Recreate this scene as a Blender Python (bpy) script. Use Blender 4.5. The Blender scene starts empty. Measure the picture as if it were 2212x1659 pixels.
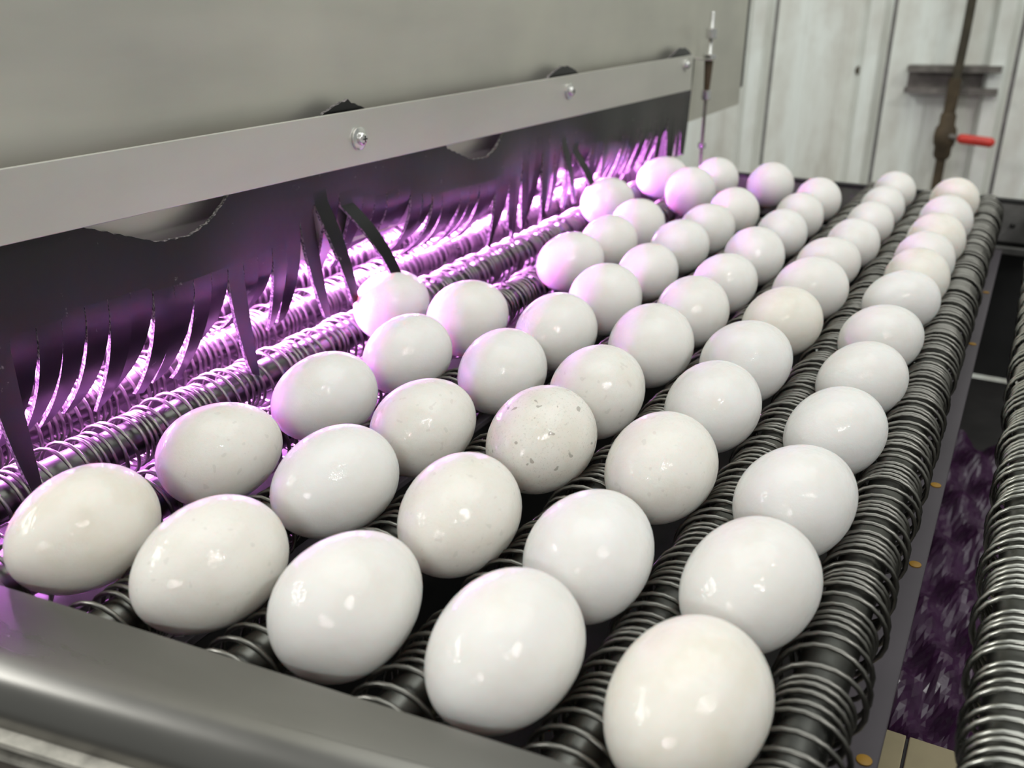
import bpy, bmesh, math, random
import numpy as np
from mathutils import Vector, Matrix

random.seed(7)
S = bpy.context.scene
COL = S.collection
PI = math.pi

# ------------------------------------------------------------------ camera
F_PX, W_PX = 2100.0, 2212.0
CAM = (0.33336, -0.21458, 0.18645)
RIGHT = (0.88454, 0.46631, 0.01193)
DOWN = (0.18842, -0.33377, -0.92363)
FWD = (-0.42672, 0.81924, -0.38309)
cd = bpy.data.cameras.new('camera')
cam = bpy.data.objects.new('camera', cd)
COL.objects.link(cam)
r, u, f = Vector(RIGHT).normalized(), -Vector(DOWN).normalized(), Vector(FWD).normalized()
M = Matrix((r, u, -f)).transposed().to_4x4()
M.translation = Vector(CAM)
cam.matrix_world = M
cd.sensor_fit = 'HORIZONTAL'
cd.sensor_width = 36.0
cd.lens = F_PX / W_PX * 36.0
cd.clip_start = 0.01
cd.clip_end = 50
cd.dof.use_dof = True
cd.dof.focus_distance = 0.43
cd.dof.aperture_fstop = 13.0
S.camera = cam

# ------------------------------------------------------------------ world, lights, exposure
S.view_settings.view_transform = 'Standard'
S.view_settings.look = 'None'
S.view_settings.gamma = 1.0
S.view_settings.use_curve_mapping = False
S.view_settings.exposure = 0.0
wd = bpy.data.worlds.new('room_light')
S.world = wd
wd.use_nodes = True
bg = wd.node_tree.nodes['Background']
bg.inputs[0].default_value = (0.93, 0.96, 0.92, 1)
bg.inputs[1].default_value = 0.33


def area(name, loc, target, sx, sy, power, color):
    l = bpy.data.lights.new(name, 'AREA')
    l.shape = 'RECTANGLE'
    l.size, l.size_y = sx, sy
    l.energy = power
    l.color = color
    o = bpy.data.objects.new(name, l)
    COL.objects.link(o)
    o.location = loc
    o.rotation_euler = (Vector(target) - Vector(loc)).to_track_quat('-Z', 'Y').to_euler()
    return o


# ceiling fittings: two bright tubes to the right and behind the photographer, a soft one at left; the last is added fill
area('ceiling_or_fill_light', (1.71, -0.2, 1.61), (0.15, 0.15, 0), 0.55, 0.05, 12, (1, 0.995, 0.97))
area('ceiling_or_fill_light', (0.84, -1.8, 1.0), (0.15, 0.15, 0), 0.45, 0.05, 7.5, (1, 0.995, 0.98))
area('ceiling_or_fill_light', (-1.6, -0.7, 1.5), (0.1, 0.0, 0), 1.4, 0.4, 26, (1, 1, 0.97))
area('ceiling_or_fill_light', (0.5, 0.9, 2.2), (0.3, 1.3, 0), 2.4, 1.6, 29, (0.97, 1, 0.97))  # soft fill added to brighten the wall, not a known fitting


# ------------------------------------------------------------------ helpers
class MB:
    """collects vertices and faces with a material index, builds ONE mesh"""

    def __init__(self):
        self.v, self.f, self.m = [], [], []

    def add(self, vs, fs, mi=0):
        o = len(self.v)
        self.v += [tuple(p) for p in vs]
        self.f += [tuple(i + o for i in t) for t in fs]
        self.m += [mi] * len(fs)

    def box(self, x0, y0, z0, x1, y1, z1, mi=0):
        v = [(x, y, z) for x in (x0, x1) for y in (y0, y1) for z in (z0, z1)]
        self.add(v, [(0, 1, 3, 2), (4, 6, 7, 5), (0, 4, 5, 1), (2, 3, 7, 6), (0, 2, 6, 4), (1, 5, 7, 3)], mi)

    def lathe(self, prof, c, axis='z', n=24, mi=0, caps=True):
        """prof = [(radius, height)...] turned about the axis through c"""
        vs = []
        for (rr, h) in prof:
            for k in range(n):
                a = 2 * PI * k / n
                p = (rr * math.cos(a), rr * math.sin(a), h)
                if axis == 'x':
                    p = (p[2], p[0], p[1])
                elif axis == 'y':
                    p = (p[1], p[2], p[0])
                vs.append((p[0] + c[0], p[1] + c[1], p[2] + c[2]))
        fs = []
        for i in range(len(prof) - 1):
            for k in range(n):
                k2 = (k + 1) % n
                fs.append((i * n + k, i * n + k2, (i + 1) * n + k2, (i + 1) * n + k))
        if caps:
            fs.append(tuple(range(n))[::-1])
            fs.append(tuple((len(prof) - 1) * n + k for k in range(n)))
        self.add(vs, fs, mi)

    def tube(self, pts, rad, n=8, mi=0):
        P = [Vector(p) for p in pts]
        vs, fs = [], []
        up = Vector((0.13, 0.21, 0.97)).normalized()
        for i, p in enumerate(P):
            t = (P[min(i + 1, len(P) - 1)] - P[max(i - 1, 0)]).normalized()
            a = t.cross(up).normalized()
            b = t.cross(a)
            rr = rad[i] if isinstance(rad, (list, tuple)) else rad
            for k in range(n):
                an = 2 * PI * k / n
                vs.append(p + a * rr * math.cos(an) + b * rr * math.sin(an))
        for i in range(len(P) - 1):
            for k in range(n):
                k2 = (k + 1) % n
                fs.append((i * n + k, i * n + k2, (i + 1) * n + k2, (i + 1) * n + k))
        fs.append(tuple(range(n))[::-1])
        fs.append(tuple((len(P) - 1) * n + k for k in range(n)))
        self.add(vs, fs, mi)

    def extrude(self, prof, p0, p1, ax, az, mi=0):
        """closed 2-D profile [(a, z)] swept from p0 to p1; ax, az are the profile's axes"""
        n = len(prof)
        ax, az = Vector(ax), Vector(az)
        vs = [Vector(p) + ax * a + az * z for p in (p0, p1) for (a, z) in prof]
        fs = [(i, (i + 1) % n, n + (i + 1) % n, n + i) for i in range(n)]
        fs += [tuple(range(n))[::-1], tuple(range(n, 2 * n))]
        self.add(vs, fs, mi)

    def build(self, name, mats, parent=None, smooth=False, bevel=0, seg=2, loc=None):
        me = bpy.data.meshes.new(name)
        me.from_pydata(self.v, [], self.f)
        if not isinstance(mats, (list, tuple)):
            mats = [mats]
        for m in mats:
            me.materials.append(m)
        if len(mats) > 1:
            me.polygons.foreach_set('material_index', self.m)
        bm = bmesh.new()
        bm.from_mesh(me)
        bmesh.ops.recalc_face_normals(bm, faces=bm.faces)
        if bevel:
            bmesh.ops.bevel(bm, geom=list(bm.edges), offset=bevel, segments=seg, affect='EDGES', profile=0.5, clamp_overlap=True)
        bm.to_mesh(me)
        bm.free()
        if smooth:
            me.polygons.foreach_set('use_smooth', [True] * len(me.polygons))
            if smooth == 'auto':
                me.set_sharp_from_angle(angle=math.radians(35))
        o = bpy.data.objects.new(name, me)
        COL.objects.link(o)
        if loc:
            o.location = loc
        if parent:
            o.parent = parent
        return o


def tag(o, label=None, cat=None, group=None, kind=None):
    if label:
        o['label'] = label
    if cat:
        o['category'] = cat
    if group:
        o['group'] = group
    if kind:
        o['kind'] = kind
    return o


def empty(name, loc, label, cat, group=None):
    o = bpy.data.objects.new(name, None)
    o.empty_display_size = 0.01
    COL.objects.link(o)
    o.location = loc
    return tag(o, label, cat, group)


def keep(o, parent):
    """parent a mesh whose vertices are in world coordinates"""
    o.parent = parent
    o.matrix_parent_inverse = Matrix.Translation(-Vector(parent.location))
    return o


# ------------------------------------------------------------------ materials
class N:
    def __init__(self, name):
        self.m = bpy.data.materials.new(name)
        self.m.use_nodes = True
        self.t = self.m.node_tree
        self.b = self.t.nodes['Principled BSDF']

    def n(self, typ, **kw):
        nd = self.t.nodes.new(typ)
        for k, v in kw.items():
            if hasattr(nd, k) and not k.startswith('i_'):
                setattr(nd, k, v)
        return nd

    def l(self, a, b):
        self.t.links.new(a, b)

    def set(self, **kw):
        for k, v in kw.items():
            key = k.replace('_', ' ')
            for i in self.b.inputs:
                if i.name.lower() == key.lower():
                    i.default_value = (*v, 1) if isinstance(v, tuple) and len(v) == 3 and i.type == 'RGBA' else v
        return self

    def noise(self, scale, detail=4, stretch=(1, 1, 1), coord='Object', rough=0.55, rand=False):
        tc = self.n('ShaderNodeTexCoord')
        mp = self.n('ShaderNodeMapping')
        mp.inputs['Scale'].default_value = stretch
        self.l(tc.outputs[coord], mp.inputs[0])
        if rand:
            oi = self.n('ShaderNodeObjectInfo')
            ml = self.n('ShaderNodeMath', operation='MULTIPLY')
            ml.inputs[1].default_value = 37.0
            self.l(oi.outputs['Random'], ml.inputs[0])
            self.l(ml.outputs[0], mp.inputs['Location'])
        nz = self.n('ShaderNodeTexNoise')
        nz.inputs['Scale'].default_value = scale
        nz.inputs['Detail'].default_value = detail
        nz.inputs['Roughness'].default_value = rough
        self.l(mp.outputs[0], nz.inputs['Vector'])
        return nz.outputs['Fac']

    def ramp(self, src, stops):
        rp = self.n('ShaderNodeValToRGB')
        e = rp.color_ramp.elements
        while len(e) < len(stops):
            e.new(0.5)
        for i, (p, c) in enumerate(stops):
            e[i].position = p
            e[i].color = (*c, 1) if isinstance(c, tuple) else (c, c, c, 1)
        self.l(src, rp.inputs[0])
        return rp.outputs[0]

    def mix(self, fac, a, b, mode='MIX'):
        mx = self.n('ShaderNodeMix', data_type='RGBA', blend_type=mode)
        for s, v in ((0, fac), (6, a), (7, b)):
            if hasattr(v, 'links') or hasattr(v, 'is_linked'):
                self.l(v, mx.inputs[s])
            else:
                mx.inputs[s].default_value = (*v, 1) if isinstance(v, tuple) else v
        return mx.outputs[2]

    def bump(self, h, strength, dist=0.001):
        bp = self.n('ShaderNodeBump')
        bp.inputs['Strength'].default_value = strength
        bp.inputs['Distance'].default_value = dist
        self.l(h, bp.inputs['Height'])
        self.l(bp.outputs[0], self.b.inputs['Normal'])


def steel(name, c0, c1, rough=(0.35, 0.5), metal=1.0, stretch=(1, 0.1, 1), scale=60, bump=0.08, spots=None):
    m = N(name).set(metallic=metal)
    n1 = m.noise(scale, 5, stretch)
    n2 = m.noise(7, 3)
    c = m.ramp(n2, [(0.3, c0), (0.7, c1)])
    c = m.mix(m.ramp(n1, [(0.35, 0.0), (0.8, 0.35)]), c, tuple(x * 1.25 for x in c1))
    if spots:
        c = m.mix(m.ramp(m.noise(spots[0], 4), [(spots[1], 0.0), (spots[1] + 0.06, 1.0)]), c, spots[2])
    m.l(c, m.b.inputs['Base Color'])
    m.l(m.ramp(n1, [(0.3, rough[0]), (0.75, rough[1])]), m.b.inputs['Roughness'])
    m.bump(n1, bump, 0.0005)
    return m.m


def plain(name, col, rough=0.5, metal=0.0, var=0.25, scale=40, bump=0.1, **kw):
    m = N(name).set(metallic=metal, roughness=rough, **kw)
    n1 = m.noise(scale, 5)
    c = m.ramp(n1, [(0.3, tuple(x * (1 - var) for x in col)), (0.7, tuple(min(1, x * (1 + var)) for x in col))])
    m.l(c, m.b.inputs['Base Color'])
    m.bump(n1, bump, 0.0005)
    return m.m


def emit(name, col, strength):
    m = N(name).set(base_color=(0.8, 0.8, 0.8), emission_color=col, emission_strength=strength)
    return m.m


def egg_mat(name, tint, speck, mott):
    """white shell: thin wet coat, light passing a little way into it; speck = amount of grey specks"""
    m = N(name).set(roughness=0.6, coat_weight=0.5, coat_roughness=0.03, subsurface_weight=0.45,
                    subsurface_radius=(1.0, 0.28, 0.22), subsurface_scale=0.012, specular_ior_level=0.15)
    oi = m.n('ShaderNodeObjectInfo')
    c = m.mix(oi.outputs['Random'], tint, (tint[0] * 0.985, tint[1] * 0.975, tint[2] * 0.955))
    n1 = m.noise(1.6, 5, rand=True)
    c = m.mix(m.ramp(n1, [(0.45, 0.0), (0.75, mott)]), c, (tint[0] * 0.86, tint[1] * 0.83, tint[2] * 0.74))
    if speck:
        n2 = m.noise(6.5, 1, rand=True, rough=0.4)
        c = m.mix(m.ramp(n2, [(0.69, 0.0), (0.72, speck)]), c, (0.38, 0.35, 0.31))
        n4 = m.noise(26.0, 3, rand=True, rough=0.6)
        c = m.mix(m.ramp(n4, [(0.57, 0.0), (0.68, speck * 0.45)]), c, (0.45, 0.42, 0.37))
    m.l(c, m.b.inputs['Base Color'])
    # pores and a faint ripple of water
    n3 = m.noise(60.0, 2, rand=True)
    n5 = m.noise(5.0, 2, rand=True)
    ad = m.n('ShaderNodeMath', operation='MULTIPLY_ADD')
    m.l(n5, ad.inputs[0])
    ad.inputs[1].default_value = 4.0
    m.l(n3, ad.inputs[2])
    m.bump(ad.outputs[0], 0.10, 0.0008)
    # the coat (water) has its own ripples
    bp = m.n('ShaderNodeBump')
    bp.inputs['Strength'].default_value = 0.36
    bp.inputs['Distance'].default_value = 0.002
    m.l(m.noise(4.5, 3, rand=True), bp.inputs['Height'])
    m.l(bp.outputs[0], m.b.inputs['Coat Normal'])
    return m.m


SHELL = (0.845, 0.835, 0.82)
M_EGG = egg_mat('eggshell_white', SHELL, 0, 0.35)
M_EGG_CREAM = egg_mat('eggshell_cream', (0.85, 0.82, 0.76), 0, 0.6)
M_EGG_SPECK = egg_mat('eggshell_speckled', (0.84, 0.82, 0.78), 0.75, 0.6)
M_EGG_FAINT = egg_mat('eggshell_faint_marks', (0.85, 0.83, 0.79), 0.16, 0.45)

M_HOOD = steel('stainless_hood', (0.56, 0.55, 0.50), (0.66, 0.645, 0.575), (0.42, 0.55), stretch=(1, 0.15, 1), scale=35, metal=0.85)
M_BAR = steel('stainless_bar', (0.60, 0.59, 0.55), (0.68, 0.665, 0.615), (0.38, 0.5), stretch=(1, 0.2, 1), scale=30, metal=0.85)
M_BRIGHT = steel('bright_zinc', (0.62, 0.61, 0.6), (0.75, 0.75, 0.73), (0.18, 0.3), scale=50)
M_FRAME = steel('frame_steel', (0.16, 0.156, 0.145), (0.22, 0.214, 0.20), (0.25, 0.36), stretch=(0.3, 1, 1), scale=26, metal=0.9,
                spots=(34, 0.70, (0.5, 0.48, 0.4)))
M_ROD = steel('roller_rod', (0.075, 0.075, 0.07), (0.14, 0.14, 0.128), (0.22, 0.45), stretch=(1, 0.3, 1), scale=60, bump=0.15)
M_SPRING = steel('spring_wire', (0.155, 0.152, 0.138), (0.26, 0.253, 0.23), (0.3, 0.45), stretch=(1, 1, 1), scale=40, bump=0.05)
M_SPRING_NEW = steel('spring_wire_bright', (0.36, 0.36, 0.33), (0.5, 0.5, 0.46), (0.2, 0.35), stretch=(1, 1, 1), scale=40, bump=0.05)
M_DARK = plain('dark_steel', (0.035, 0.033, 0.032), 0.5, 0.4)
M_GREYPLATE = plain('grey_plate', (0.24, 0.235, 0.225), 0.45, 0.5, bump=0.05)
M_BLACK = plain('black_strip', (0.012, 0.012, 0.012), 0.6)
M_LEDGE = plain('dirty_white_ledge', (0.42, 0.40, 0.35), 0.6, 0.1, var=0.45, scale=90)
M_BROWN = plain('brown_panel', (0.10, 0.085, 0.07), 0.7)
M_RAIL = plain('rail_grey_plastic', (0.10, 0.086, 0.10), 0.5, 0.0, var=0.12, scale=12)
M_YELLOW = plain('yellow_plug', (0.42, 0.22, 0.02), 0.5)
M_CREAM = plain('cream_board', (0.30, 0.255, 0.15), 0.6, var=0.1)
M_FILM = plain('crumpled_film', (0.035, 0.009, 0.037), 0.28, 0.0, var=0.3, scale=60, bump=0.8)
M_INSIDE = plain('hood_inside', (0.38, 0.37, 0.38), 0.45, 0.4)
M_RUST = plain('rusty_pipe', (0.085, 0.062, 0.035), 0.75, 0.2, var=0.5, scale=25, bump=0.6)
M_PIPE = plain('dark_pipe', (0.07, 0.06, 0.04), 0.6, 0.3, var=0.3)
M_STRUT = plain('strut_steel', (0.20, 0.185, 0.165), 0.55, 0.5, var=0.4, scale=30)
M_RED = plain('red_lever', (0.62, 0.045, 0.03), 0.4, var=0.12)
M_FLOOR = plain('wet_concrete', (0.12, 0.115, 0.105), 0.35, var=0.3, scale=6)

# black rubber with dust crumbs; a rough, chalky cut edge
mr = N('black_rubber').set(roughness=0.3, specular_ior_level=0.36)
vd = mr.ramp(mr.noise(95, 4, rough=0.7), [(0.67, (0.006, 0.0062, 0.0064)), (0.72, (0.13, 0.13, 0.12))])
mr.l(vd, mr.b.inputs['Base Color'])
mr.bump(mr.noise(30, 3), 0.25, 0.001)
M_RUBBER = mr.m
me_ = N('rubber_cut_edge').set(roughness=0.85)
me_.l(me_.ramp(me_.noise(700, 3), [(0.42, (0.03, 0.027, 0.03)), (0.6, (0.30, 0.27, 0.27))]), me_.b.inputs['Base Color'])
me_.bump(me_.noise(500, 3), 0.8, 0.001)
M_EDGE = me_.m

# painted corrugated wall: white with grey-green runs of dirt
mw = N('painted_metal_wall').set(roughness=0.55)
wc = mw.ramp(mw.noise(5, 6, (2.2, 1, 0.5), coord='Object', rand=False), [(0.34, (0.58, 0.56, 0.49)), (0.46, (0.78, 0.79, 0.725)), (0.62, (0.90, 0.94, 0.885))])
wc = mw.mix(mw.ramp(mw.noise(9, 5, (1, 1, 0.6)), [(0.46, 0.0), (0.64, 0.6)]), wc, (0.60, 0.57, 0.50))
mw.l(wc, mw.b.inputs['Base Color'])
M_WALL = mw.m
UV = (0.82, 0.27, 1.0)
M_LAMP = emit('violet_tube', UV, 350.0)
M_LAMP_LOW = emit('violet_tube_low', UV, 0.6)

# ------------------------------------------------------------------ the setting: wall and floor
P = 0.05559          # pitch of the rollers
ZR = -0.0221         # height of the roller axes (egg centres are near z = 0)
WY = 2.0             # the wall's distance
wall = MB()
wall.box(-1.6, WY + 0.012, -0.9, 1.9, WY + 0.03, 1.5)
wall = wall.build('wall_back', M_GREYPLATE)
tag(wall, kind='structure')


def panel_mesh(w, h):
    """one sheet: flat, two shallow stiffeners, one tall rib at its right edge"""
    pts = [(0, 0), (0.055, 0), (0.062, -0.0025), (0.078, -0.0025), (0.085, 0), (0.135, 0), (0.142, -0.0025), (0.158, -0.0025),
           (0.165, 0), (w - 0.060, 0), (w - 0.048, -0.024), (w - 0.022, -0.024), (w - 0.012, 0.001), (w - 0.008, 0.001)]
    mb = MB()
    n = len(pts)
    v = [(x, y, z) for z in (0, h) for (x, y) in pts] + [(x, y + 0.0015, z) for z in (0, h) for (x, y) in pts]
    f = [(i, i + 1, n + i + 1, n + i) for i in range(n - 1)] + [(2 * n + i, 3 * n + i, 3 * n + i + 1, 2 * n + i + 1) for i in range(n - 1)]
    f += [(i, 2 * n + i, 2 * n + i + 1, i + 1) for i in range(n - 1)] + [(n + i, n + i + 1, 3 * n + i + 1, 3 * n + i) for i in range(n - 1)]
    f += [(0, n, 3 * n, 2 * n), (n - 1, 3 * n - 1, 4 * n - 1, 2 * n - 1)]
    mb.add(v, f)
    return mb


PW = 0.238
first = None
for i in range(-5, 7):
    if first is None:
        first = panel_mesh(PW, 2.4).build('wall_panel', M_WALL)
        o = first
    else:
        o = first.copy()
        COL.objects.link(o)
    o.location = (0.042 + (i - 1) * PW + PW, WY + 0.010, -0.9)
    o.parent = wall
fl = MB()
fl.box(-2, -2, -0.93, 2.5, WY + 0.03, -0.9)
tag(fl.build('floor', M_FLOOR), kind='structure')

# ------------------------------------------------------------------ rollers: steel rod inside a loose, uneven spring
Y0, Y1 = -0.052, 0.856


def spring_mesh(seed, mat):
    rnd = random.Random(seed)
    # coil-by-coil list: clusters of tight small coils, then a few wide loose ones
    coils = []
    y = Y0 + 0.002
    while y < Y1 - 0.003:
        for k in range(rnd.choice((3, 4, 4, 5))):
            coils.append((rnd.uniform(0.0032, 0.0046), rnd.uniform(0.0120, 0.0130), rnd.uniform(-.0006, .0006)))
            y += coils[-1][0]
        for k in range(rnd.choice((2, 3, 3))):
            coils.append((rnd.uniform(0.0066, 0.0092), rnd.uniform(0.0140, 0.0158), rnd.uniform(-.0016, .0016)))
            y += coils[-1][0]
    n = 22
    pts = []
    y = Y0 + 0.002
    for ci, (pt, rad, ln) in enumerate(coils):
        nx = coils[min(ci + 1, len(coils) - 1)]
        for k in range(n):
            t = k / n
            s = t * t * (3 - 2 * t)
            rr = rad * (1 - s) + nx[1] * s
            lean = ln * (1 - s) + nx[2] * s
            a = 2 * PI * t
            # a loose coil hangs a little off the rod's axis
            off = (rr - 0.0112) * 0.35
            pts.append((rr * math.sin(a) + 0.2 * off, y + pt * t + lean * math.cos(a + seed), rr * math.cos(a) - off))
        y += pt
    A = np.array(pts)
    T = np.gradient(A, axis=0)
    T /= np.linalg.norm(T, axis=1)[:, None]
    U = np.tile([0., 1., 0.], (len(A), 1))
    B = np.cross(T, U)
    B /= np.linalg.norm(B, axis=1)[:, None]
    U = np.cross(B, T)
    ns = 6
    wr = 0.00098
    V = np.concatenate([(A + wr * (math.cos(2 * PI * k / ns) * B + math.sin(2 * PI * k / ns) * U))[:, None] for k in range(ns)], 1).reshape(-1, 3)
    F = []
    for i in range(len(A) - 1):
        for k in range(ns):
            k2 = (k + 1) % ns
            F.append((i * ns + k, i * ns + k2, (i + 1) * ns + k2, (i + 1) * ns + k))
    F.append(tuple(range(ns))[::-1])
    F.append(tuple((len(A) - 1) * ns + k for k in range(ns)))
    me = bpy.data.meshes.new('spring')
    me.from_pydata(V.tolist(), [], F)
    me.materials.append(mat)
    me.polygons.foreach_set('use_smooth', [True] * len(F))
    return me


SPR = [spring_mesh(s, M_SPRING) for s in (3, 11, 29, 41)]
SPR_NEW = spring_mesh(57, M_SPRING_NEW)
rodmb = MB()
rodmb.lathe([(0.0040, Y0 - 0.003), (0.0040, Y0 + 0.004), (0.0084, Y0 + 0.006), (0.0090, Y0 + 0.010), (0.0090, Y1 - 0.010), (0.0084, Y1 - 0.004),
             (0.0040, Y1 - 0.002), (0.0040, Y1)], (0, 0, 0), 'y', 28)
rod0 = rodmb.build('rod', M_ROD, smooth='auto')
RLAB = {-3: 'farthest left spring-wound roller deep under the hood in violet light',
        -2: 'spring-wound roller under the hood, second left of the hanging black strips',
        -1: 'violet-lit spring-wound roller just behind the hanging black rubber strips',
        0: 'violet-lit spring-wound roller in front of the black strips, left of the pink eggs',
        1: 'spring-wound steel roller just left of the leftmost full egg row',
        2: 'dark spring-wound roller between the leftmost and second full egg rows',
        3: 'dark spring-wound roller between the second-left and middle full egg rows',
        4: 'dark spring-wound roller between the middle and second-right egg rows',
        5: 'dark spring-wound roller between the two rightmost egg rows',
        6: 'bare spring-wound steel roller along the right side of the rightmost egg row',
        7: 'bright spring-wound roller at the right picture edge, beyond the empty gap'}
for i in range(-3, 8):
    x = (i - 0.5) * P
    root = empty('spring_roller', (x, (x - 0.17) * 0.0878, ZR), RLAB[i], 'roller', 'parallel spring rollers of the egg conveyor')
    rd = rod0 if i == -3 else rod0.copy()
    if i != -3:
        COL.objects.link(rd)
    rd.parent = root
    sp = bpy.data.objects.new('spring', SPR_NEW if i == 7 else SPR[i % 4])
    COL.objects.link(sp)
    sp.parent = root
    sp.rotation_euler = (0, (i * 1.3) % 6.28 if i < 6 else 0.3, 0)
    sp.rotation_euler = (0, 0, 0)

# ------------------------------------------------------------------ eggs
EGGS = [(0, 0.0002, 0.2636, 0.0216, 0.0291, 0.0925, -0.0007), (0, -0.0, 0.6078, 0.0223, 0.0296, -0.1638, 0.0005), (0, -0.0002, 0.7573, 0.0215, 0.0303, -0.4485, -0.0008),
        (1, -0.0004, -0.0156, 0.0222, 0.0293, 0.0332, 0.0005), (1, -0.0024, 0.0569, 0.0215, 0.0284, -0.1731, -0.0004), (1, -0.0018, 0.1259, 0.0214, 0.0287, -0.146, -0.0007),
        (1, 0.0003, 0.1946, 0.0214, 0.0291, -0.026, -0.0011), (1, 0.0, 0.2622, 0.0224, 0.0295, -0.051, 0.0007), (1, -0.0011, 0.4081, 0.0215, 0.0294, -0.1998, -0.0007),
        (1, 0.0008, 0.4752, 0.0214, 0.0292, 0.0087, -0.0011), (1, 0.0002, 0.5428, 0.0219, 0.0293, -0.0125, -0.0002), (1, -0.0027, 0.6849, 0.0232, 0.0294, -0.0738, 0.0025),
        (1, -0.0009, 0.7636, 0.0225, 0.0293, 0.0476, 0.001), (2, 0.0, -0.0103, 0.022, 0.0295, -0.0488, 0.0001), (2, 0.0001, 0.0588, 0.0218, 0.0293, -0.0942, -0.0003),
        (2, 0.0019, 0.1235, 0.0215, 0.0294, -0.0298, -0.0012), (2, 0.0015, 0.1971, 0.0217, 0.0293, 0.0492, -0.0008), (2, 0.0003, 0.2639, 0.0222, 0.0294, -0.0395, 0.0002),
        (2, 0.0013, 0.3375, 0.0226, 0.0296, 0.0286, 0.0008), (2, -0.001, 0.4169, 0.0204, 0.0288, -0.04, -0.0028), (2, -0.0026, 0.4903, 0.0211, 0.0291, -0.1477, -0.0011),
        (2, -0.0015, 0.5618, 0.0211, 0.0293, -0.1793, -0.0012), (2, 0.0003, 0.628, 0.0219, 0.0293, -0.0184, -0.0002), (2, -0.0008, 0.7632, 0.0226, 0.0293, -0.0171, 0.0011),
        (3, -0.0006, -0.0052, 0.0222, 0.0294, 0.0263, 0.0004), (3, 0.0015, 0.0602, 0.0219, 0.0296, 0.0779, -0.0003), (3, 0.0011, 0.1306, 0.0228, 0.03, -0.007, 0.0012),
        (3, 0.0009, 0.1961, 0.0226, 0.0297, 0.0218, 0.0009), (3, 0.0014, 0.2661, 0.0229, 0.0297, 0.0127, 0.0013), (3, 0.0012, 0.3396, 0.0219, 0.0294, 0.0072, -0.0003),
        (3, -0.0002, 0.4185, 0.0207, 0.0291, -0.1446, -0.0022), (3, 0.0002, 0.4876, 0.0219, 0.0293, -0.0041, -0.0001), (3, -0.0014, 0.5811, 0.0202, 0.0289, -0.0031, -0.003),
        (3, -0.0024, 0.6532, 0.0208, 0.029, 0.0475, -0.0018), (3, -0.0019, 0.7254, 0.0212, 0.0291, 0.0416, -0.0012), (4, -0.0006, -0.0031, 0.0222, 0.0295, -0.0333, 0.0005),
        (4, 0.0003, 0.0604, 0.0219, 0.0293, 0.0039, -0.0002), (4, -0.0, 0.1321, 0.0223, 0.0295, -0.0453, 0.0005), (4, -0.0004, 0.2052, 0.0217, 0.0291, -0.11, -0.0005),
        (4, -0.0011, 0.2718, 0.0223, 0.0297, -0.2626, 0.0007), (4, -0.0018, 0.3496, 0.0213, 0.0294, -0.3266, -0.001), (4, -0.0013, 0.4245, 0.0218, 0.0298, -0.399, -0.0003),
        (4, -0.0041, 0.5076, 0.0202, 0.0293, -0.3866, -0.0029), (4, -0.0001, 0.5775, 0.0202, 0.029, -0.0871, -0.0033), (4, -0.0005, 0.663, 0.0194, 0.0289, -0.0888, -0.0046),
        (4, -0.0007, 0.7406, 0.0197, 0.029, -0.049, -0.004), (4, -0.0014, 0.816, 0.0202, 0.0291, -0.0047, -0.0031), (5, -0.0002, 0.0, 0.0222, 0.0295, -0.09, 0.0004),
        (5, -0.0007, 0.0669, 0.0218, 0.0291, -0.2208, -0.0004), (5, 0.0004, 0.1343, 0.0219, 0.0294, -0.2677, -0.0003), (5, 0.0004, 0.2092, 0.0206, 0.0289, -0.3254, -0.0025),
        (5, -0.0001, 0.2835, 0.0201, 0.029, -0.4028, -0.0034), (5, 0.0001, 0.3541, 0.0205, 0.0295, -0.4452, -0.0026), (5, -0.0009, 0.4352, 0.0203, 0.0293, -0.5371, -0.0027),
        (5, 0.0017, 0.4914, 0.0214, 0.0288, -0.1146, -0.0013), (5, 0.0011, 0.5495, 0.0214, 0.0291, -0.0475, -0.0011), (5, 0.002, 0.6087, 0.0221, 0.0293, -0.084, 0.0),
        (5, 0.0018, 0.6882, 0.0221, 0.0293, -0.0622, 0.0), (5, 0.0007, 0.7872, 0.022, 0.0293, -0.0152, 0.0)]


def egg_mesh(mat):
    nu, nv = 40, 28
    vs = [(0, -1, 0)]
    for j in range(1, nv):
        t = -math.cos(PI * j / nv)
        rr = math.sqrt(1 - t * t) * (1 - 0.085 * t - 0.02 * (1 - t * t)) / 1.0
        vs += [(rr * math.cos(2 * PI * k / nu), t, rr * math.sin(2 * PI * k / nu)) for k in range(nu)]
    vs.append((0, 1, 0))
    fs = [(0, 1 + (k + 1) % nu, 1 + k) for k in range(nu)]
    for j in range(nv - 2):
        a, b = 1 + j * nu, 1 + (j + 1) * nu
        fs += [(a + k, a + (k + 1) % nu, b + (k + 1) % nu, b + k) for k in range(nu)]
    e = len(vs) - 1
    a = 1 + (nv - 2) * nu
    fs += [(e, a + k, a + (k + 1) % nu) for k in range(nu)]
    me = bpy.data.meshes.new('egg')
    me.from_pydata(vs, [], [f[::-1] for f in fs])
    me.materials.append(mat)
    me.polygons.foreach_set('use_smooth', [True] * len(fs))
    return me


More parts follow.
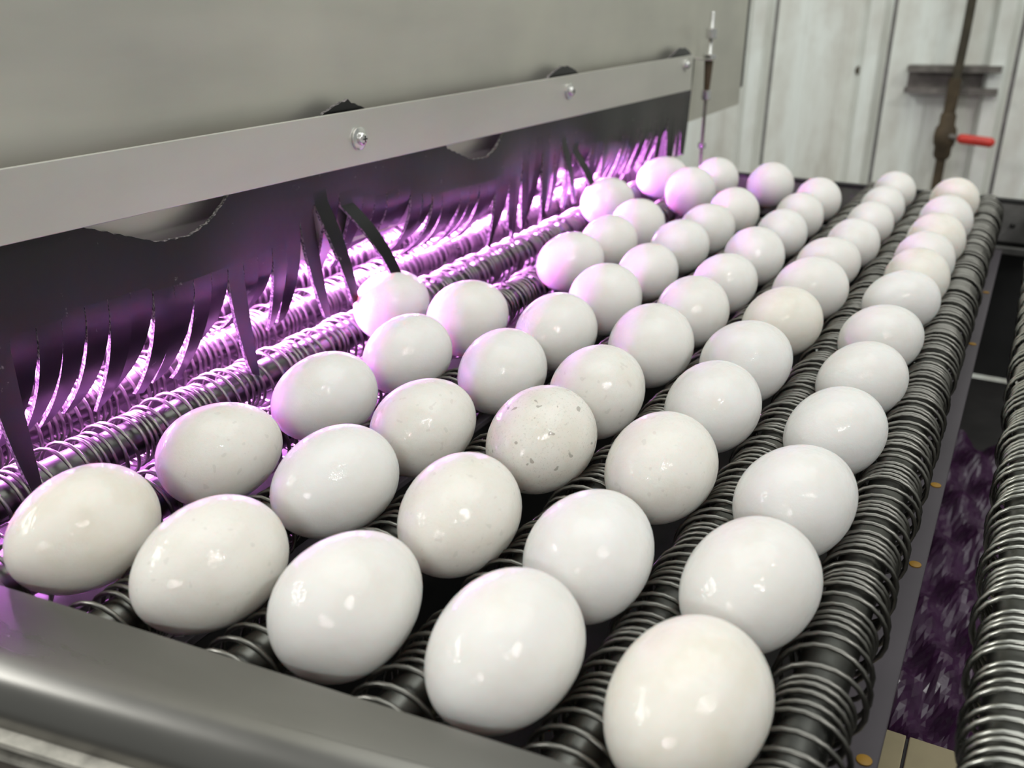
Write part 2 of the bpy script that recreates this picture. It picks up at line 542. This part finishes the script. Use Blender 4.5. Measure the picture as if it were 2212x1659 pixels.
ME = {k: egg_mesh(m) for k, m in (('w', M_EGG), ('c', M_EGG_CREAM), ('s', M_EGG_SPECK), ('f', M_EGG_FAINT))}
SPECIAL = {(3, 2): 's', (3, 1): 'f', (2, 0): 'f', (2, 2): 'f', (1, 0): 'c', (1, 1): 'f', (4, 5): 'c', (5, 7): 'c', (5, 9): 'c',
           (5, 11): 'c', (4, 2): 'f', (5, 0): 'c', (4, 0): 'w', (3, 3): 'f'}
ORD = ['first', 'second', 'third', 'fourth', 'fifth', 'sixth', 'seventh', 'eighth', 'ninth', 'tenth', 'eleventh', 'twelfth']
ROW = {1: 'leftmost full row', 2: 'second row from the left', 3: 'middle full row', 4: 'second row from the right', 5: 'rightmost row'}
LOOK = {'w': 'white egg', 'c': 'cream-white egg', 's': 'white egg with grey specks', 'f': 'white egg with faint marks'}
PINK = ['egg glowing pink below a long hanging strip, nearest of the three glowing eggs',
        'egg glowing pink under the strips, middle one of the three glowing eggs',
        'egg glowing pink under the strips, farthest of the three glowing eggs']
cnt = {}
for (k, dx, y, a, b, yaw, z) in EGGS:
    i = cnt.get(k, 0)
    cnt[k] = i + 1
    kind = SPECIAL.get((k, i), 'w')
    o = bpy.data.objects.new('egg', ME[kind])
    COL.objects.link(o)
    o.location = (k * P + dx, y, z)
    o.scale = (a * 1.012, b, a * 1.012)
    flip = 1 if (k * 7 + i * 5) % 3 else 0
    o.rotation_euler = (0, 0, yaw + PI * flip)
    if k == 0:
        lab = PINK[i]
    elif i == 0:
        lab = '%s nearest the front edge, %s' % (LOOK[kind], ROW[k])
    else:
        lab = '%s, %s from the front edge, %s' % (LOOK[kind], ORD[i], ROW[k])
    tag(o, lab, 'egg', 'eggs lying in rows between the rollers')

# ------------------------------------------------------------------ front frame: folded steel edge with dirty ledges under it
fa = Vector((0.0593, -0.0525, 0.0))
fd = Vector((0.9962, 0.0875, 0.0))
fn = Vector((0.0875, -0.9962, 0.0))
root = empty('front_frame', (0.15, -0.07, 0), 'dull grey steel edge rail across the near left end of the conveyor', 'frame')


def frame_sweep(name, prof_fn, mat, z0=0.0, ts=(-0.08, -0.04, 0.0, 0.1, 0.2, 0.35, 0.45), smooth=False):
    mb = MB()
    profs = [prof_fn(t) for t in ts]
    n = len(profs[0])
    vs = []
    for t, pr in zip(ts, profs):
        for (a, z) in pr:
            vs.append(fa + fd * t + fn * a + Vector((0, 0, z + z0)))
    fs = []
    for i in range(len(ts) - 1):
        for k in range(n):
            k2 = (k + 1) % n
            fs.append((i * n + k, i * n + k2, (i + 1) * n + k2, (i + 1) * n + k))
    fs += [tuple(range(n))[::-1], tuple((len(ts) - 1) * n + k for k in range(n))]
    mb.add(vs, fs)
    o = mb.build(name, mat, smooth='auto' if smooth else False)
    return keep(o, root)


def wdt(t):
    return 0.0375 - 0.065 * (min(max(t, -0.1), 0.2) - 0.02)


def plate(t):
    w = wdt(t)
    R_ = 0.013
    pr = [(0, 0), (w * 0.5, 0.0002), (w - R_, 0)]
    for k in range(1, 9):
        an = PI / 2 * k / 8
        pr.append((w - R_ + R_ * math.sin(an), -R_ + R_ * math.cos(an)))
    pr += [(w, -0.016), (w - 0.002, -0.016), (w - 0.002, -0.013), (w - R_, -0.0022), (0, -0.0022)]
    return pr


frame_sweep('edge_plate', plate, M_FRAME, smooth=True)
frame_sweep('upper_ledge', lambda t: [(wdt(t) - 0.004, -0.0165), (wdt(t) + 0.0045, -0.0165), (wdt(t) + 0.0045, -0.0185), (wdt(t) - 0.004, -0.0185)], M_LEDGE)
frame_sweep('gap_shade_strip', lambda t: [(wdt(t) - 0.004, -0.0187), (wdt(t) + 0.001, -0.0187), (wdt(t) + 0.001, -0.0225), (wdt(t) - 0.004, -0.0225)], M_BLACK)  # black strip standing in for the dark of the gap between the ledges
frame_sweep('lower_ledge', lambda t: [(wdt(t) - 0.004, -0.0227), (wdt(t) + 0.004, -0.0227), (wdt(t) + 0.004, -0.0245), (wdt(t) - 0.004, -0.0245)], M_LEDGE)
frame_sweep('side_panel', lambda t: [(wdt(t) - 0.003, -0.0247), (wdt(t) + 0.003, -0.0247), (wdt(t) + 0.003, -0.2), (wdt(t) - 0.003, -0.2)], M_BROWN)
frame_sweep('bearing_plate', lambda t: [(0.0140, -0.0030), (0.0160, -0.0030), (0.0160, -0.2), (0.0140, -0.2)], M_DARK)

# ------------------------------------------------------------------ far frame
root = empty('far_frame', (0.2, 0.88, -0.03), 'grey steel end frame behind the far roller ends, below the white wall', 'frame')
mb = MB()
mb.box(-0.34, 0.875, -0.052, 0.60, 0.879, -0.0135)
keep(mb.build('end_plate', M_GREYPLATE), root)
mb = MB()
mb.box(-0.34, 0.874, -0.0133, 0.60, 0.884, -0.0098)
keep(mb.build('top_seal', M_BLACK), root)
mb = MB()
mb.box(-0.34, 0.872, -0.0645, 0.60, 0.880, -0.0575)
keep(mb.build('cross_bar', M_GREYPLATE, bevel=0.0008), root)
mb = MB()
mb.box(-0.34, 0.884, -0.20, 0.60, 0.888, -0.0525)
keep(mb.build('recess_panel', M_BLACK), root)
for bx in (0.3315, 0.2205, 0.1093):
    mb = MB()
    mb.lathe([(0.0026, 0.8750), (0.0026, 0.8730), (0.0018, 0.8722)], (bx, 0, -0.035), 'y', 12)
    keep(mb.build('bolt', M_DARK, smooth='auto'), root)

# ------------------------------------------------------------------ rails with yellow plugs below the gaps, and what lies under the conveyor
RN = {-1: 'grey flat rail low under the hood behind the hanging strips', 0: 'violet-lit flat rail below the gap left of the pink eggs',
      1: 'flat rail below the leftmost full egg row', 6: 'long grey flat rail with yellow plugs low in the empty gap at right'}
for k, lab in RN.items():
    xr = (k - 0.5) * P
    if k < 6:
        xa, xb = xr + 0.012, xr + 0.0432
    else:
        xa, xb = xr - 0.002, 0.3268
    mb = MB()
    mb.box(xa, -0.02, -0.0640, xb, 0.872, -0.0600)
    root = empty('support_rail', ((xa + xb) / 2, 0.4, -0.06), lab, 'rail', 'flat rails below the rollers')
    keep(mb.build('bar', M_RAIL, bevel=0.0006), root)
    for yy in ((0.2986, 0.2114, 0.0727, 0.55, 0.70) if k == 6 else (0.05, 0.30, 0.55)):
        mb = MB()
        mb.lathe([(0.0027, -0.0601), (0.0027, -0.0595), (0.0022, -0.0593)], ((xb - 0.0046) if k == 6 else (xa + xb) / 2, yy, 0), 'z', 14)
        keep(mb.build('yellow_plug', M_YELLOW, smooth='auto'), root)
mb = MB()
mb.box(-0.34, 0.0, -0.204, 0.60, 0.870, -0.200)
mb.box(-0.34, 0.0, -0.200, -0.336, 0.870, 0.0)
mb.box(0.596, 0.0, -0.200, 0.60, 0.870, -0.12)
tag(mb.build('drip_tray', M_DARK), 'dark tray below the conveyor rollers, glimpsed through the empty gap', 'tray')
mb = MB()
mb.box(0.062, 0.0, -0.1995, 0.064, 0.870, -0.041)
tag(mb.build('light_block_plate', M_BLACK), 'added light-blocking plate below the rollers, under the gap between the two left egg rows', 'plate')  # unseen plate added to keep violet light from spreading under the rows
root = empty('cream_board', (0.337, 0.12, -0.15), 'cream board with a black joint at the bottom of the gap beside the right roller', 'board')
for (x0, x1) in ((0.312, 0.3335), (0.3350, 0.372)):
    mb = MB()
    mb.box(x0, 0.02, -0.1995, x1, 0.205, -0.150)
    keep(mb.build('board', M_CREAM, bevel=0.0006), root)
mb = MB()
mb.box(0.3337, 0.02, -0.1995, 0.3348, 0.204, -0.1512)
keep(mb.build('joint', M_BLACK), root)
# crumpled plastic film
nx, ny = 40, 84
vs, fs = [], []
rnd = random.Random(5)
for j in range(ny):
    for i in range(nx):
        hx = math.sin(i * 0.5 + j * 0.35) * 0.005 + math.sin(i * 0.27 - j * 0.45) * 0.006 + rnd.uniform(-0.0008, 0.0008)
        vs.append((0.308 + i * 0.0024 + rnd.uniform(-.0007, .0007), 0.214 + j * 0.0055, -0.187 + hx * 0.85))
for j in range(ny - 1):
    for i in range(nx - 1):
        fs.append((j * nx + i, j * nx + i + 1, (j + 1) * nx + i + 1, (j + 1) * nx + i))
mb = MB()
mb.add(vs, fs)
fm = mb.build('plastic_film', M_FILM)
so = fm.modifiers.new('thick', 'SOLIDIFY')
so.thickness = 0.0006
tag(fm, 'crumpled plastic film catching violet light deep in the gap beside the right roller', 'film')

# ------------------------------------------------------------------ hood
HX = -0.035
root = empty('steel_hood', (-0.035, 0.5, 0.3), 'brushed stainless hood over the left side of the conveyor', 'hood')
mb = MB()
mb.box(HX - 0.0015, -0.045, 0.033, HX, 1.158, 0.62)
keep(mb.build('front_panel', M_HOOD), root)
mb = MB()
mb.box(HX - 0.003, 1.1585, 0.055, HX - 0.001, 1.173, 0.62)
keep(mb.build('end_flange', M_DARK), root)
mb = MB()
mb.box(-0.320, -0.045, 0.033, -0.3185, 1.158, 0.62)
mb.box(-0.3185, -0.045, 0.618, HX - 0.0015, 1.158, 0.62)
keep(mb.build('back_panel', M_INSIDE), root)
mb = MB()
mb.box(-0.3185, -0.045, 0.150, HX - 0.0017, 1.158, 0.152)
keep(mb.build('light_block_ceiling', M_INSIDE), root)  # unseen ceiling added to shut room light out of the lamp space
mb = MB()
mb.box(-0.3185, 1.1563, 0.033, HX - 0.0017, 1.158, 0.618)
keep(mb.build('end_panel', M_INSIDE), root)
mb = MB()
mb.box(-0.3185, -0.045, 0.033, HX - 0.0017, -0.043, 0.618)
keep(mb.build('end_panel', M_INSIDE), root)

mb = MB()
mb.box(-0.3185, 0.886, -0.008, HX - 0.004, 0.888, 0.1495)
keep(mb.build('added_light_baffle', M_DARK), root)  # baffle added to stop violet light leaking onto the far wall

# violet tubes
def tube_lamp(x, z, y0, y1, mat, lab, rad=0.008):
    root = empty('violet_lamp', (x, (y0 + y1) / 2, z), lab, 'lamp', 'violet tube lamps')
    mb = MB()
    mb.lathe([(rad * 0.7, y0), (rad, y0 + 0.004), (rad, y1 - 0.004), (rad * 0.7, y1)], (x, 0, z), 'y', 16)
    keep(mb.build('glass_tube', mat, smooth='auto'), root)
    for (a, b) in ((y0 - 0.02, y0), (y1, y1 + 0.02)):
        mb = MB()
        mb.lathe([(rad * 1.1, a), (rad * 1.1, b)], (x, 0, z), 'y', 16)
        keep(mb.build('end_cap', M_BRIGHT, smooth='auto'), root)


tube_lamp(-0.092, 0.034, -0.018, 0.80, M_LAMP, 'violet tube lamp along the inside of the hood, behind the black strips', 0.010)
tube_lamp(0.0, -0.16, 0.05, 0.80, M_LAMP_LOW, 'violet tube lamp low under the egg rows at left', 0.006)

# ------------------------------------------------------------------ clamping bar with screws
def barz(y):
    t = y / 0.889
    return 0.0876 + (0.0751 - 0.0876) * t, 0.1168 + (0.1128 - 0.1168) * t


root = empty('clamping_bar', (-0.02, 0.4, 0.1), 'flat stainless bar screwed along the hood above the black strips', 'bar')
mb = MB()
for (ya, yb) in ((-0.04, 0.889),):
    (za, zb), (zc_, zd) = barz(ya), barz(yb)
    vs = [(x, y, z) for (y, z0, z1) in ((ya, za, zb), (yb, zc_, zd)) for z in (z0, z1) for x in (-0.0205, -0.0185)]
    mb.add(vs, [(0, 1, 3, 2), (4, 6, 7, 5), (0, 4, 5, 1), (2, 3, 7, 6), (0, 2, 6, 4), (1, 5, 7, 3)])
keep(mb.build('bar', M_BAR, bevel=0.0004), root)
SCREWS = [(-0.03, 0.0975), (0.261, 0.0996), (0.557, 0.1016), (0.863, 0.1036)]
for (sy, sz) in SCREWS:
    mb = MB()
    mb.lathe([(0.0066, -0.0183), (0.0066, -0.0172), (0.0058, -0.0168)], (0, sy, sz), 'x', 28)
    w = keep(mb.build('washer', M_BRIGHT, smooth='auto'), root)
    mb = MB()
    mb.lathe([(0.0038, -0.0168), (0.0039, -0.0155), (0.0036, -0.0146), (0.0028, -0.0139), (0.0016, -0.0135), (0.0003, -0.0134)], (0, sy, sz), 'x', 24)
    h = keep(mb.build('screw_head', M_BRIGHT, smooth='auto'), root)
    mb = MB()
    mb.box(-0.0138, sy - 0.0019, sz - 0.00035, -0.0132, sy + 0.0019, sz + 0.00035)
    mb.box(-0.0138, sy - 0.00035, sz - 0.0019, -0.0132, sy + 0.00035, sz + 0.0019)
    c = mb.build('cross_slot', M_BLACK)
    c.parent = h
    
# ------------------------------------------------------------------ black rubber curtain cut into strips
SW = 0.0125
CX = -0.0240
croot = empty('strip_curtain', (-0.022, 0.4, 0.08), 'black rubber curtain cut into hanging strips under the stainless bar', 'curtain')


def top_z(y):
    """upper edge: high at each screw, sagging below the bar between screws"""
    pts = [(-0.0, 0.1215), (0.012, 0.1195), (0.022, 0.1165), (0.06, 0.103), (0.100, 0.0880), (0.108, 0.0815), (0.120, 0.0740), (0.135, 0.0695),
           (0.155, 0.0705), (0.180, 0.080), (0.205, 0.0895), (0.26, 0.104), (0.283, 0.116), (0.30, 0.1215)]
    # distance below the next screw
    ys = [s[0] for s in SCREWS] + [1.17]
    nxt = min([s for s in ys if s >= y])
    d = nxt - y
    drop = 0.0
    if 0.3 < y < 0.557:
        if 0.09 < d < 0.19:
            drop = 0.004
    if y > 0.557:
        drop = -0.010 * max(0, 1 - abs(d - 0.15) / 0.15)
    for (a, za), (b, zb) in zip(pts, pts[1:]):
        if a <= d <= b:
            return za + (zb - za) * (d - a) / (b - a) - drop
    return 0.12


def slit_z(y):
    z = 0.051
    z += 0.030 * math.exp(-((y - 0.237) / 0.030) ** 2)
    z += 0.012 * math.exp(-((y - 0.30) / 0.04) ** 2)
    z += 0.022 * math.exp(-((y - 0.53) / 0.05) ** 2)
    z += 0.010 * math.exp(-((y - 0.80) / 0.12) ** 2)
    return z


def sheet_x(y, z):
    """billow of the sheet: tight against the bar, bulging outwards half-way between the screws"""
    ys = [s[0] for s in SCREWS]
    ph = (y + 0.04) / 0.3006
    t = min(1.0, max(0.0, (0.09 - z) / 0.06))
    w = 0.5 - 0.5 * math.cos(2 * PI * ph)
    return CX + 0.0045 * t * w - 0.003 * t * (1 - w) + 0.0012 * math.sin(y * 61) * t


TH = 0.0022
rnd = random.Random(12)
n_str = int((0.905 + 0.045) / SW)
Ys = [-0.04 + i * SW for i in range(n_str + 1)]
mids = [(a + b) / 2 for a, b in zip(Ys, Ys[1:])]
slz = [slit_z(y) + rnd.uniform(-0.0035, 0.0035) for y in Ys]
strip_top = [min(slz[i], slz[i + 1]) - 0.0 for i in range(n_str)]
# sheet: columns follow the strips, four sub-columns each, bottom edge where the strips begin
cols, cz = [], []
SUB = 4
for i in range(n_str):
    for s in range(SUB):
        cols.append(Ys[i] + SW * s / SUB)
        cz.append(min(slz[i], slz[i + 1]))
cols.append(Ys[-1])
NZ = 12
vs, fs, ms = [], [], []
zb_col = []
for c, y in enumerate(cols):
    i = min(c // SUB, n_str - 1)
    if c % SUB == 0 and 0 < i:
        zb = min(strip_top[i], strip_top[i - 1])
    else:
        zb = strip_top[i]
    zb_col.append(zb)
for side in (0, 1):
    for y, zb in zip(cols, zb_col):
        zt = top_z(y) + 0.0004 * math.sin(y * 900)
        for j in range(NZ + 1):
            z = zb + (zt - zb) * j / NZ
            vs.append((sheet_x(y, z) - (TH if side else 0), y, z))
nc = len(cols)
ss = nc * (NZ + 1)
for side in (0, 1):
    for c in range(nc - 1):
        for j in range(NZ):
            a = side * ss + c * (NZ + 1) + j
            fs.append((a, a + NZ + 1, a + NZ + 2, a + 1))
            ms.append(0)
for c in range(nc - 1):
    for j in (0, NZ):
        a = c * (NZ + 1) + j
        fs.append((a, a + NZ + 1, ss + a + NZ + 1, ss + a))
        ms.append(1 if j else 0)
for c in (0, nc - 1):
    for j in range(NZ):
        a = c * (NZ + 1) + j
        fs.append((a, a + 1, ss + a + 1, ss + a))
        ms.append(1)
mb = MB()
mb.add(vs, fs)
mb.m = ms
keep(mb.build('sheet', [M_RUBBER, M_EDGE], smooth='auto'), croot)

# strips.  bend: final angle from the vertical (positive = inwards, away from the aisle), lean: drift along the rollers
OVER = {}


def strip_for(i):
    y = mids[i]
    L = 0.063 + rnd.uniform(-0.004, 0.006)
    bend = 68 + rnd.uniform(-9, 9)
    lean = rnd.uniform(-0.004, 0.003)
    twist = rnd.uniform(-10, 16)
    kick = 0.0
    if y < 0.155:
        bend, L = 47 + rnd.uniform(-9, 7), 0.066 + rnd.uniform(-0.006, 0.004)
        lean = rnd.uniform(-0.007, 0.0)
    if y > 0.84:
        bend, L = rnd.uniform(-3, 6), strip_top[i] + 0.0 - 0.002
    elif y > 0.62:
        bend = 22 + rnd.uniform(-14, 14)
        L = strip_top[i] + 0.004 + rnd.uniform(-.01, .006)
    elif 0.44 < y < 0.60:
        bend = 14 + rnd.uniform(-12, 14)
        L = strip_top[i] + 0.006 + rnd.uniform(-.008, .006)
    elif 0.185 < y < 0.225:
        bend = 24 + rnd.uniform(-8, 8)
        L = strip_top[i] + 0.003
    return L, bend, lean, twist, kick


def near(y0):
    return min(range(n_str), key=lambda i: abs(mids[i] - y0))


OVER[near(0.012)] = (0.066, -14, 0.0, 6, 0)          # hangs straight in front of the roller
OVER[near(0.155)] = (0.061, -12, 0.0, 10, 0)
OVER[near(0.222)] = (0.064, -10, 0.006, 4, 0)
OVER[near(0.235)] = (0.070, -20, 0.010, 10, 1)      # rests against the nearest pink egg
OVER[near(0.2475)] = (0.058, 26, 0.0, 8, 0)
OVER[near(0.2600)] = (0.073, -44, 0.012, 24, 1)     # long one lying over the pink egg
OVER[near(0.2725)] = (0.058, 40, 0.0, 8, 0)
OVER[near(0.5650)] = (0.060, -12, 0.010, 0, 1)
OVER[near(0.5900)] = (0.066, -32, 0.010, 15, 1)     # pair on the middle pink egg
for i in range(n_str):
    y = mids[i]
    L, bend, lean, twist, kick = OVER.get(i) or strip_for(i)
    zt = strip_top[i]
    nseg = 9
    th0 = 0.0
    px, pz = sheet_x(y, zt), zt
    path = []
    phi0 = math.radians(bend)
    for s in range(nseg + 1):
        t = s / nseg
        path.append((px, pz))
        ph = phi0 * (1.15 * (1 - t) ** 0.7 * min(1, t * 9) if kick else t ** 0.75 * 1.1)
        px -= math.sin(ph) * L / nseg
        pz -= math.cos(ph) * L / nseg
    vs, fs, ms = [], [], []
    tipcut = rnd.uniform(-0.002, 0.002)
    for s, (px, pz) in enumerate(path):
        t = s / nseg
        hw = SW / 2 - 0.00012 - 0.0034 * t * t - 0.0004 * t
        tw = math.radians(twist) * t
        yc = y + lean * t
        sx0 = sheet_x(Ys[i], zt) - sheet_x(y, zt)
        sx1 = sheet_x(Ys[i + 1], zt) - sheet_x(y, zt)
        for (sg, sx) in ((-1, sx0), (1, sx1)):
            for d in (0, TH):
                k = (1 - t)
                dz = tipcut * sg if s == nseg else 0
                vs.append((px - d + sg * hw * math.sin(tw) + sx * k, yc + sg * hw * math.cos(tw), pz + dz))
    for s in range(nseg):
        a, b = s * 4, s * 4 + 4
        fs += [(a, a + 2, b + 2, b), (a + 1, b + 1, b + 3, a + 3), (a, b, b + 1, a + 1), (a + 2, a + 3, b + 3, b + 2)]
        ms += [0, 0, 1, 1]
    e = nseg * 4
    fs += [(0, 1, 3, 2), (e, e + 2, e + 3, e + 1)]
    ms += [0, 1]
    mb = MB()
    mb.add(vs, fs)
    mb.m = ms
    keep(mb.build('strip', [M_RUBBER, M_EDGE], smooth='auto'), croot)

# ------------------------------------------------------------------ threaded adjuster rod at the far end of the curtain
RX, RY = -0.016, 0.940
root = empty('adjuster_rod', (RX, RY, 0.08), 'thin threaded adjuster rod with nuts hanging at the far end of the hood', 'rod')
mb = MB()
pr = []
z = 0.100
while z < 0.156:
    pr += [(0.0030, z), (0.0024, z + 0.0009)]
    z += 0.0018
mb.lathe(pr, (RX, RY, 0), 'z', 12)
keep(mb.build('threaded_top', M_BRIGHT, smooth='auto'), root)
mb = MB()
mb.lathe([(0.0016, -0.016), (0.0020, 0.02), (0.0022, 0.066)], (RX, RY, 0), 'z', 10)
keep(mb.build('lower_rod', M_STRUT, smooth='auto'), root)
mb = MB()
mb.lathe([(0.0034, 0.070), (0.0052, 0.104)], (RX, RY, 0), 'z', 12)
keep(mb.build('rusty_sleeve', M_RUST, smooth='auto'), root)
for (z0, z1, rr) in ((0.128, 0.139, 0.0066), (0.106, 0.111, 0.0080), (0.060, 0.071, 0.0058), (0.004, 0.010, 0.0052)):
    mb = MB()
    mb.lathe([(rr, z0), (rr, z1)], (RX, RY, 0), 'z', 6)
    keep(mb.build('nut', M_BRIGHT, bevel=0.0006), root)
mb = MB()
mb.box(-0.0345, RY - 0.008, 0.1045, RX + 0.006, RY + 0.008, 0.1060)
keep(mb.build('bracket', M_BAR), root)

# ------------------------------------------------------------------ on the wall: strut channel, pipe, valve with red lever, bolt
yw = WY + 0.010
root = empty('strut_channel', (0.165, yw - 0.02, 0.012), 'short rusty steel channel fixed crosswise on the white wall', 'bracket')
mb = MB()
x0, x1 = 0.083, 0.255
mb.extrude([(0, -0.014), (-0.042, -0.014), (-0.042, -0.002), (-0.039, -0.002), (-0.039, -0.011), (-0.003, -0.011), (-0.003, 0.036), (-0.039, 0.036),
            (-0.039, 0.027), (-0.042, 0.027), (-0.042, 0.039), (0, 0.039)], (x0, yw - 0.003, 0), (x1, yw - 0.003, 0.006), (0, 1, 0), (0, 0, 1))
keep(mb.build('channel', M_STRUT), root)
mb = MB()
mb.lathe([(0.010, yw - 0.050), (0.010, yw - 0.043)], (0.181, 0, 0.012), 'y', 6)
keep(mb.build('bolt', M_BRIGHT), root)
root = empty('wall_pipe', (0.18, yw - 0.06, 0.1), 'dark vertical pipe with brass valve running down the white wall', 'pipe')
mb = MB()
mb.tube([(0.185, yw - 0.06, 0.6), (0.1805, yw - 0.06, 0.10), (0.178, yw - 0.06, 0.02)], 0.0085, 14)
keep(mb.build('upper_pipe', M_PIPE, smooth='auto'), root)
mb = MB()
mb.tube([(0.177, yw - 0.06, 0.02), (0.176, yw - 0.06, -0.05)], 0.0115, 14)
mb.tube([(0.176, yw - 0.06, -0.125), (0.176, yw - 0.06, -0.5)], 0.0095, 14)
keep(mb.build('lower_pipe', M_RUST, smooth='auto'), root)
mb = MB()
mb.lathe([(0.013, -0.135), (0.0165, -0.128), (0.0165, -0.112), (0.020, -0.106), (0.0215, -0.092), (0.020, -0.076), (0.015, -0.068), (0.015, -0.05),
          (0.012, -0.045)], (0.176, yw - 0.06, 0), 'z', 16)
v = keep(mb.build('valve_body', M_RUST, smooth='auto'), root)
mb = MB()
mb.tube([(0.186, yw - 0.075, -0.088), (0.202, yw - 0.082, -0.089)], 0.005, 10)
lv = mb.build('lever_stem', M_STRUT, smooth='auto')
lv.parent = v
mb = MB()
mb.tube([(0.200, yw - 0.082, -0.0895), (0.203, yw - 0.082, -0.090), (0.208, yw - 0.082, -0.0905), (0.262, yw - 0.084, -0.0935), (0.266, yw - 0.084, -0.0935),
         (0.269, yw - 0.084, -0.094)], [0.003, 0.0075, 0.0095, 0.0095, 0.007, 0.003], 14)
lv = mb.build('lever', M_RED, smooth='auto')
tag(lv, 'red plastic-covered lever')
lv.parent = v
mb = MB()
mb.lathe([(0.010, yw + 0.002), (0.010, yw - 0.004), (0.006, yw - 0.008)], (-0.0135, 0, 0.022), 'y', 12)
tag(mb.build('wall_bolt', M_RUST, smooth='auto'), 'small dark bolt head alone on the white wall panel', 'bolt')
